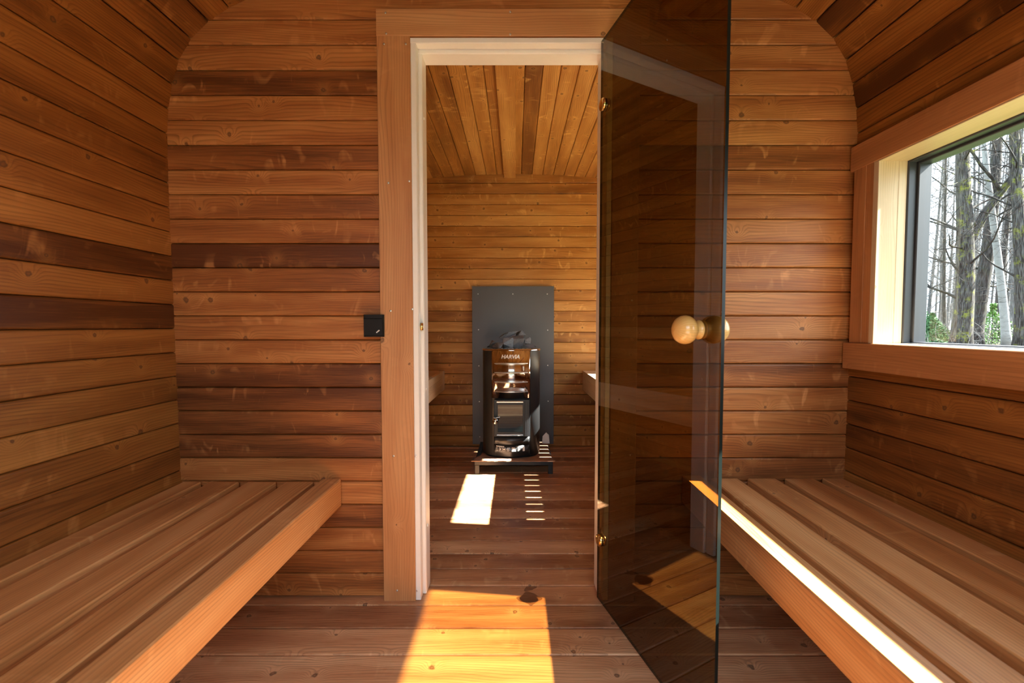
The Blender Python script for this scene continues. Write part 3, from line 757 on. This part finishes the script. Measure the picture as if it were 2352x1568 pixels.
# ------------------------------------------------------------------ stones
def stone(cx, cy, cz, sx, sy, sz_, seed, rot=(0, 0, 0), label='', group='sauna stones heaped on the stove'):
    r = random.Random(seed); bm = bmesh.new()
    pts = []
    for k in range(11):
        v = Vector((r.gauss(0, 1), r.gauss(0, 1), r.gauss(0, 1))).normalized()*r.uniform(.85, 1.05)
        pts.append(bm.verts.new((v.x*sx, v.y*sy, v.z*sz_)))
    res = bmesh.ops.convex_hull(bm, input=pts)
    bmesh.ops.delete(bm, geom=[e for e in res['geom_interior'] if isinstance(e, bmesh.types.BMVert)], context='VERTS')
    bmesh.ops.bevel(bm, geom=list(bm.edges), offset=min(sx, sy, sz_)*.04, segments=1, affect='EDGES')
    bmesh.ops.triangulate(bm, faces=bm.faces); bmesh.ops.subdivide_edges(bm, edges=bm.edges, cuts=2, use_grid_fill=True)
    for v in bm.verts: v.co += Vector([noise.noise(v.co*70+Vector((seed*3.1+q*9, 0, 0))) for q in range(3)])*.0022
    me = bpy.data.meshes.new('sauna_stone'); bm.to_mesh(me); bm.free(); me.materials.append(M['rock'])
    o = bpy.data.objects.new('sauna_stone', me); C.objects.link(o); o.location = (cx, cy, cz); o.rotation_euler = rot
    tag(o, label, 'stone', group); return o
def sp(px, py, Y): p = pix(px, py, Y); return p
def st_(px, py, Y, w, h, d, seed, rot, label):
    p = pix(px, py, Y); s = Y/f_
    stone(p[0], Y, p[2], w*s*.58, d*.55, h*s*.60, seed, rot, label)
st_(1166, 771, 3.08, 46, 15, .09, 101, (0, math.radians(-22), 0), 'flat slab-like dark stone on the very top of the heap')
st_(1188, 783, 3.02, 34, 40, .09, 102, (0, math.radians(15), 0), 'large pale-faced stone in the middle of the heap')
st_(1196, 772, 3.12, 26, 28, .08, 103, (.2, .3, .4), 'upright dark stone right behind the top slab')
st_(1164, 788, 3.00, 36, 30, .08, 104, (.1, -.2, .3), 'dark block stone under the top slab')
st_(1147, 795, 2.98, 30, 18, .07, 105, (0, -.2, .2), 'grey-faced stone at the front left of the heap')
st_(1132, 793, 3.03, 26, 22, .08, 106, (.2, -.5, .2), 'dark leaning stone at the left end of the heap')
st_(1214, 783, 3.06, 24, 14, .06, 107, (0, -.5, .1), 'small pointed stone on the right side, resting on a flat one')
st_(1217, 796, 3.01, 32, 10, .06, 108, (0, -.06, .1), 'thin flat grey stone at the right end of the heap')
st_(1176, 801, 2.965, 28, 12, .05, 109, (0, 0, .3), 'low stone at the front middle edge of the heap')
for k, (px, Y) in enumerate(((1140, 3.14), (1170, 3.18), (1200, 3.17), (1222, 3.12), (1155, 3.08), (1190, 3.08))):
    st_(px, 801, Y, 32, 24, .08, 120+k, (.3*k, .2*k, k), 'dark split stone low at the back of the heap, mostly hidden')

# ------------------------------------------------------------------ outdoors
def gz(x, y):
    d = math.hypot(max(0, x-1.5), max(0, y-3)*.5) if x > 0 else 0
    t = min(1, max(0, (d-2)/7.5)); return -.42+.84*t*t*(3-2*t)+.05*noise.noise(Vector((x*.7, y*.7, 0)))
m = MB(); G = []
n = 70
def gx(i): return -30+90*i/n
def gy(j): return -30+90*j/n
for i in range(n):
    for j in range(n):
        q = [(gx(i), gy(j)), (gx(i+1), gy(j)), (gx(i+1), gy(j+1)), (gx(i), gy(j+1))]
        m.face([(x, y, gz(x, y)) for x, y in q], None, .5, True)
gm, N, L, B = newmat('forest_floor')
t = N.new('ShaderNodeTexCoord'); a = N.new('ShaderNodeTexNoise'); a.inputs['Scale'].default_value = 9; a.inputs['Detail'].default_value = 6
r = N.new('ShaderNodeValToRGB'); r.color_ramp.elements[0].color = (.022, .018, .012, 1); r.color_ramp.elements[1].color = (.085, .073, .055, 1); r.color_ramp.elements[0].position = .4; r.color_ramp.elements[1].position = .62
g2 = N.new('ShaderNodeTexNoise'); g2.inputs['Scale'].default_value = 3; g2.inputs['Detail'].default_value = 8
rg = N.new('ShaderNodeValToRGB'); rg.color_ramp.elements[0].color = (.02, .04, .008, 1); rg.color_ramp.elements[1].color = (.05, .085, .022, 1)
sepx = N.new('ShaderNodeSeparateXYZ'); mr = N.new('ShaderNodeMapRange'); mr.inputs[1].default_value = 3; mr.inputs[2].default_value = 8
mx = N.new('ShaderNodeMix'); mx.data_type = 'RGBA'
L.new(t.outputs['Object'], a.inputs['Vector']); L.new(t.outputs['Object'], g2.inputs['Vector']); L.new(t.outputs['Object'], sepx.inputs[0]); L.new(sepx.outputs[0], mr.inputs[0])
L.new(a.outputs['Fac'], r.inputs['Fac']); L.new(g2.outputs['Fac'], rg.inputs['Fac']); L.new(mr.outputs[0], mx.inputs[0]); L.new(rg.outputs[0], mx.inputs[6]); L.new(r.outputs[0], mx.inputs[7]); L.new(mx.outputs[2], B.inputs['Base Color']); B.inputs['Roughness'].default_value = .95; B.inputs['Specular IOR Level'].default_value = 0
m.build('ground', gm, kind='structure', label='grass and leaf litter ground outside the window', cat='ground')

tm_ = MB(); yy = Y0-.02; k = 0  # unseen boards added outside the doorway to cut green bounce from the grass
while yy > Y0-2.2:
    tm_.board(-2.0, 2.0, yy-.138, yy, -.05, -.022, 'x', .5, .003, 700+k); yy -= .145; k += 1
tm_.build('bounce_terrace', M['deck'], kind='structure', label='pale board terrace added out of view at the entrance to cut green bounce', cat='bounce_terrace')
hg = MB(); nn = 60  # leafy screen added out of view to block low sky light through the doorway
def hp(i, j):
    x = -14+28*i/nn; t = j/14; z = -.5+3.4*math.sin(min(1, t*1.6)*math.pi/2) if t < .62 else 2.9-.4*(t-.62); y = -10+(-.2 if t < .62 else -(t-.62)*4)
    d = noise.noise_vector(Vector((x*1.3, t*6, 0)))*.5+noise.noise_vector(Vector((x*4, t*22, 3)))*.22
    return (x+d.x, y+d.y, z+d.z*.6)
for i in range(nn):
    for j in range(14): hg.face([hp(i, j), hp(i+1, j), hp(i+1, j+1), hp(i, j+1)], None, .5, True)
hg.build('sky_block_hedge', M['leaf2'], label='green hedge added out of view behind the viewer to block low sky', cat='sky_block_hedge', kind='stuff')
def bark(name, base, spots, spotcol, sc=(3, 30), thr=(.5, .62), moss=0):
    m, N, L, B = newmat(name); t = N.new('ShaderNodeUVMap'); t.uv_map = 'grain'
    mp = N.new('ShaderNodeMapping'); mp.inputs['Scale'].default_value = (sc[0], sc[1], 1); L.new(t.outputs[0], mp.inputs[0])
    a = N.new('ShaderNodeTexNoise'); a.inputs['Scale'].default_value = 1; a.inputs['Detail'].default_value = 4; L.new(mp.outputs[0], a.inputs['Vector'])
    r = N.new('ShaderNodeValToRGB'); r.color_ramp.elements[0].color = (*spots, 1); r.color_ramp.elements[1].color = (*base, 1); r.color_ramp.elements[0].position = thr[0]-.1; r.color_ramp.elements[1].position = thr[1]
    L.new(a.outputs['Fac'], r.inputs['Fac'])
    g = N.new('ShaderNodeNewGeometry'); b2 = N.new('ShaderNodeTexNoise'); b2.inputs['Scale'].default_value = 5; b2.inputs['Detail'].default_value = 8; b2.inputs['Roughness'].default_value = .75; L.new(g.outputs['Position'], b2.inputs['Vector'])
    q = N.new('ShaderNodeMapRange'); q.inputs[1].default_value = .53; q.inputs[2].default_value = .66; q.inputs[4].default_value = moss; L.new(b2.outputs['Fac'], q.inputs[0])
    mx = N.new('ShaderNodeMix'); mx.data_type = 'RGBA'; L.new(q.outputs[0], mx.inputs[0]); L.new(r.outputs[0], mx.inputs[6]); mx.inputs[7].default_value = (*spotcol, 1)
    L.new(mx.outputs[2], B.inputs['Base Color']); B.inputs['Roughness'].default_value = .9; B.inputs['Specular IOR Level'].default_value = .1
    bp = N.new('ShaderNodeBump'); bp.inputs['Distance'].default_value = .02; bp.inputs['Strength'].default_value = .7; L.new(a.outputs['Fac'], bp.inputs['Height']); L.new(bp.outputs[0], B.inputs['Normal'])
    return m
M['bark'] = bark('grey_mossy_bark', (.080, .076, .072), (.018, .017, .016), (.17, .18, .02), (5, 45), moss=.85)
M['bark2'] = bark('dark_grey_bark', (.062, .059, .057), (.016, .015, .015), (.05, .06, .02), (5, 45), moss=.4)
M['birch'] = bark('white_birch_bark', (.24, .24, .235), (.03, .028, .026), (.5, .5, .45), (16, 4), (.36, .42), moss=.2)
M['twig'] = simple('grey_twig_bark', (.055, .052, .05), .9, 0, .1, var=.2, bscale=5)
M['far'] = bark('haze_paled_bark', (.12, .12, .12), (.07, .07, .07), (.11, .12, .09), (4, 30), moss=.3)  # bark lightened, distance haze put into its colour
M['fartwig'] = simple('haze_paled_twigs', (.12, .12, .12), .9, 0, .1)  # twigs lightened the same way to stand in for haze
M['leaf'] = simple('green_leaf', (.09, .20, .035), .6, var=.4, bscale=8)
M['fir0'] = simple('fir_green', (.035, .12, .03), .7, var=.4, bscale=8)
def grow(mb, p, d, L, r, depth, rnd, k=5, droop=.0, dens=1.0):
    n = 6; pts = [p]; rr = [r]; q = Vector(p); dd = Vector(d).normalized()
    for i in range(n):
        dd = (dd+Vector((rnd.gauss(0, .13), rnd.gauss(0, .13), rnd.gauss(0, .12)+.03-droop))).normalized()
        q = q+dd*L/n; pts.append(q.copy()); rr.append(r*(1-.75*(i+1)/n))
    mb.tube(pts, rr, k if r > .012 else 3, False)
    if depth <= 0: return
    nb = int((3+rnd.random()*3)*dens)
    for b in range(nb):
        t = rnd.uniform(.25, .95); i = min(n-1, int(t*n)); base = pts[i].lerp(pts[i+1], t*n-i)
        ax = Vector((rnd.gauss(0, 1), rnd.gauss(0, 1), rnd.gauss(0, .7)+.2)).normalized()
        nd = (dd*.55+ax*.9).normalized()
        grow(mb, base, nd, L*rnd.uniform(.4, .65), max(.0025, rr[i]*.45), depth-1, rnd, k, droop, dens)
def tree(px0, pxt, Y, wpx, hgt, label, seed, bark_, twig, nbr=16, depth=2, group=None, first=.18, name='bare_tree', fork=False, blen=1.0, twr=.010):
    rnd = random.Random(seed)
    xb = (px0-1185)/f_*Y; g = gz(xb, Y); r = wpx*.43/f_*Y
    xt = (pxt-1185)/f_*Y; zt_at = 3.6
    slope = (xt-xb)/zt_at
    root = empty(name, (xb, Y, g), label, 'tree', group)
    n = 22; pts = []; rr = []
    ph = rnd.uniform(0, 6)
    for i in range(n+1):
        t = i/n; h = t*hgt
        x = xb+slope*h*.9+math.sin(h*.9+ph)*r*.35; y = Y+math.cos(h*.7+ph)*r*.5
        fl_ = 1+.35*math.exp(-h/.25)
        pts.append(Vector((x, y, g-.1+h))); rr.append(r*fl_*(1-.72*t))
    tm = MB(); tm.tube(pts, rr, 14)
    tr_ = tm.build('trunk', bark_, root)
    bm_ = MB()
    if fork:
        i = int(n*.28); grow(bm_, pts[i], Vector((.28, .1, 1)), hgt*.6, rr[i]*.62, 2, rnd, 9, 0, 1.6); bm_.build('forked_limb', bark_, root); bm_ = MB()
    for b in range(nbr):
        t = first+(1-first)*(b+rnd.random())/nbr; i = min(n-1, int(t*n)); a = rnd.uniform(0, 6.28)
        d = Vector((math.cos(a), math.sin(a), rnd.uniform(.0, .9)))
        grow(bm_, pts[i], d, rnd.uniform(1.0, 2.4)*blen*(1.1-.5*t), max(twr, rr[i]*rnd.uniform(.10, .24)), depth, rnd, 5, 0, 1.35)
    bm_.build('branches', twig, root)
    return root
tree(2208, 2196, 11.0, 44, 9, 'thick mossy tree with yellow lichen, nearest the window frame', 1, M['bark'], M['bark2'], 30, 2, fork=True, first=.12)
tree(2246, 2262, 12.6, 34, 9.5, 'dark thick tree close behind the mossy tree', 2, M['bark2'], M['bark2'], 28, 2, first=.2)
tree(2312, 2258, 11.6, 19, 9, 'slender leaning birch with white bark', 3, M['birch'], M['twig'], 14, 2, first=.4, name='birch_tree')
tree(2345, 2318, 10.4, 34, 9, 'grey tree with yellow patches at the right edge of the window view', 4, M['bark'], M['bark2'], 28, 2, fork=True, first=.2)
tree(2170, 2160, 14.5, 9, 8, 'thin dark tree left of the mossy tree', 5, M['bark2'], M['twig'], 24, 2, first=.2)
tree(2390, 2380, 12.0, 30, 9, 'grey tree just outside the window view on the right', 8, M['bark2'], M['twig'], 12, 2)
tree(2292, 2300, 15.5, 16, 9, 'thin grey tree behind the leaning birch', 6, M['bark2'], M['twig'], 24, 2, first=.2)
rnd = random.Random(31)
for k in range(36):
    px = 2075+k*9.5+rnd.uniform(-6, 6); Yd = rnd.uniform(19, 34)
    tree(px, px+rnd.uniform(-14, 14), Yd, rnd.uniform(4, 9), rnd.uniform(10, 15), 'thin haze-paled bare tree far back in the woods beyond the window', 100+k, M['far'], M['fartwig'], 15, 2, 'distant bare trees', first=.1, blen=1.8, twr=.02)
for k in range(15):
    a = math.radians(6+2.6*k); d = rnd.uniform(17, 27); xx, yy_ = d*math.cos(a), d*math.sin(a)
    px = 1185+f_*xx/yy_
    tree(px, px+rnd.uniform(-14, 14), yy_, rnd.uniform(5, 9)*d/yy_, rnd.uniform(9, 12), 'thin haze-paled bare tree far back in the woods beyond the window', 160+k, M['far'], M['fartwig'], 13, 2, 'distant bare trees', first=.1, blen=1.8, twr=.02)
# small fir and leafy shrub
def leafy(px, py, Y, R, Hh, n, mat, name, label, seed, needle=False):
    rnd = random.Random(seed); xb = (px-1185)/f_*Y; g = gz(xb, Y); root = empty(name, (xb, Y, g), label, 'shrub' if not needle else 'tree')
    s = MB(); lf = MB(); s.tube([(xb, Y, g-.05), (xb, Y, g+Hh)], [.03, .005], 6)
    for k in range(n):
        t = rnd.random()**1.1; a = rnd.uniform(0, 6.28); rad = R*((1-t) if needle else math.sin(math.pi*min(.95, t+.15)))*rnd.uniform(.2, 1)
        c = Vector((xb+rad*math.cos(a), Y+rad*math.sin(a), g+t*Hh-(rad*.25 if needle else 0))); q = .03 if not needle else .05
        u = Vector((rnd.gauss(0, 1), rnd.gauss(0, 1), rnd.gauss(0, .5))).normalized()*q; v = u.cross(Vector((rnd.gauss(0, 1), rnd.gauss(0, 1), rnd.gauss(0, 1)))).normalized()*q*(.6 if not needle else .2)
        lf.face([c-u, c+v, c+u, c-v], None, rnd.random())
    for k in range(14):
        a = rnd.uniform(0, 6.28); t = rnd.random(); rad = R*(1-t if needle else .8)
        s.tube([(xb, Y, g+t*Hh*.8), (xb+rad*math.cos(a), Y+rad*math.sin(a), g+t*Hh*.8+.12)], [.01, .003], 4, False)
    s.build('stem', M['twig'], root); lf.build('foliage', mat, root)
leafy(2140, 0, 12.0, .75, .85, 5000, M['fir'], 'young_fir', 'low dark green young fir at the left foot of the mossy tree', 1, True)
leafy(2112, 0, 14.5, .8, 1.3, 3500, M['fir'], 'young_fir', 'taller pale green young fir right beside the window frame', 5, True)
leafy(2278, 0, 13.2, .5, 1.2, 1500, M['leaf'], 'leafy_shrub', 'bright leafed shrub between the dark tree and the birch', 2)
# undergrowth twigs
ug = MB(); rnd = random.Random(8)
for k in range(170):
    Yd = rnd.uniform(10.5, 20); px = rnd.uniform(2085, 2400); xb = (px-1185)/f_*Yd; g = gz(xb, Yd)
    grow(ug, Vector((xb, Yd, g-.05)), Vector((rnd.gauss(0, .5), rnd.gauss(0, .5), 1)), rnd.uniform(.3, 1.1), .007, 1, rnd, 4, .04)
ug.build('undergrowth', M['fartwig'], label='tangle of bare twigs and brambles on the forest floor', cat='undergrowth', kind='stuff')
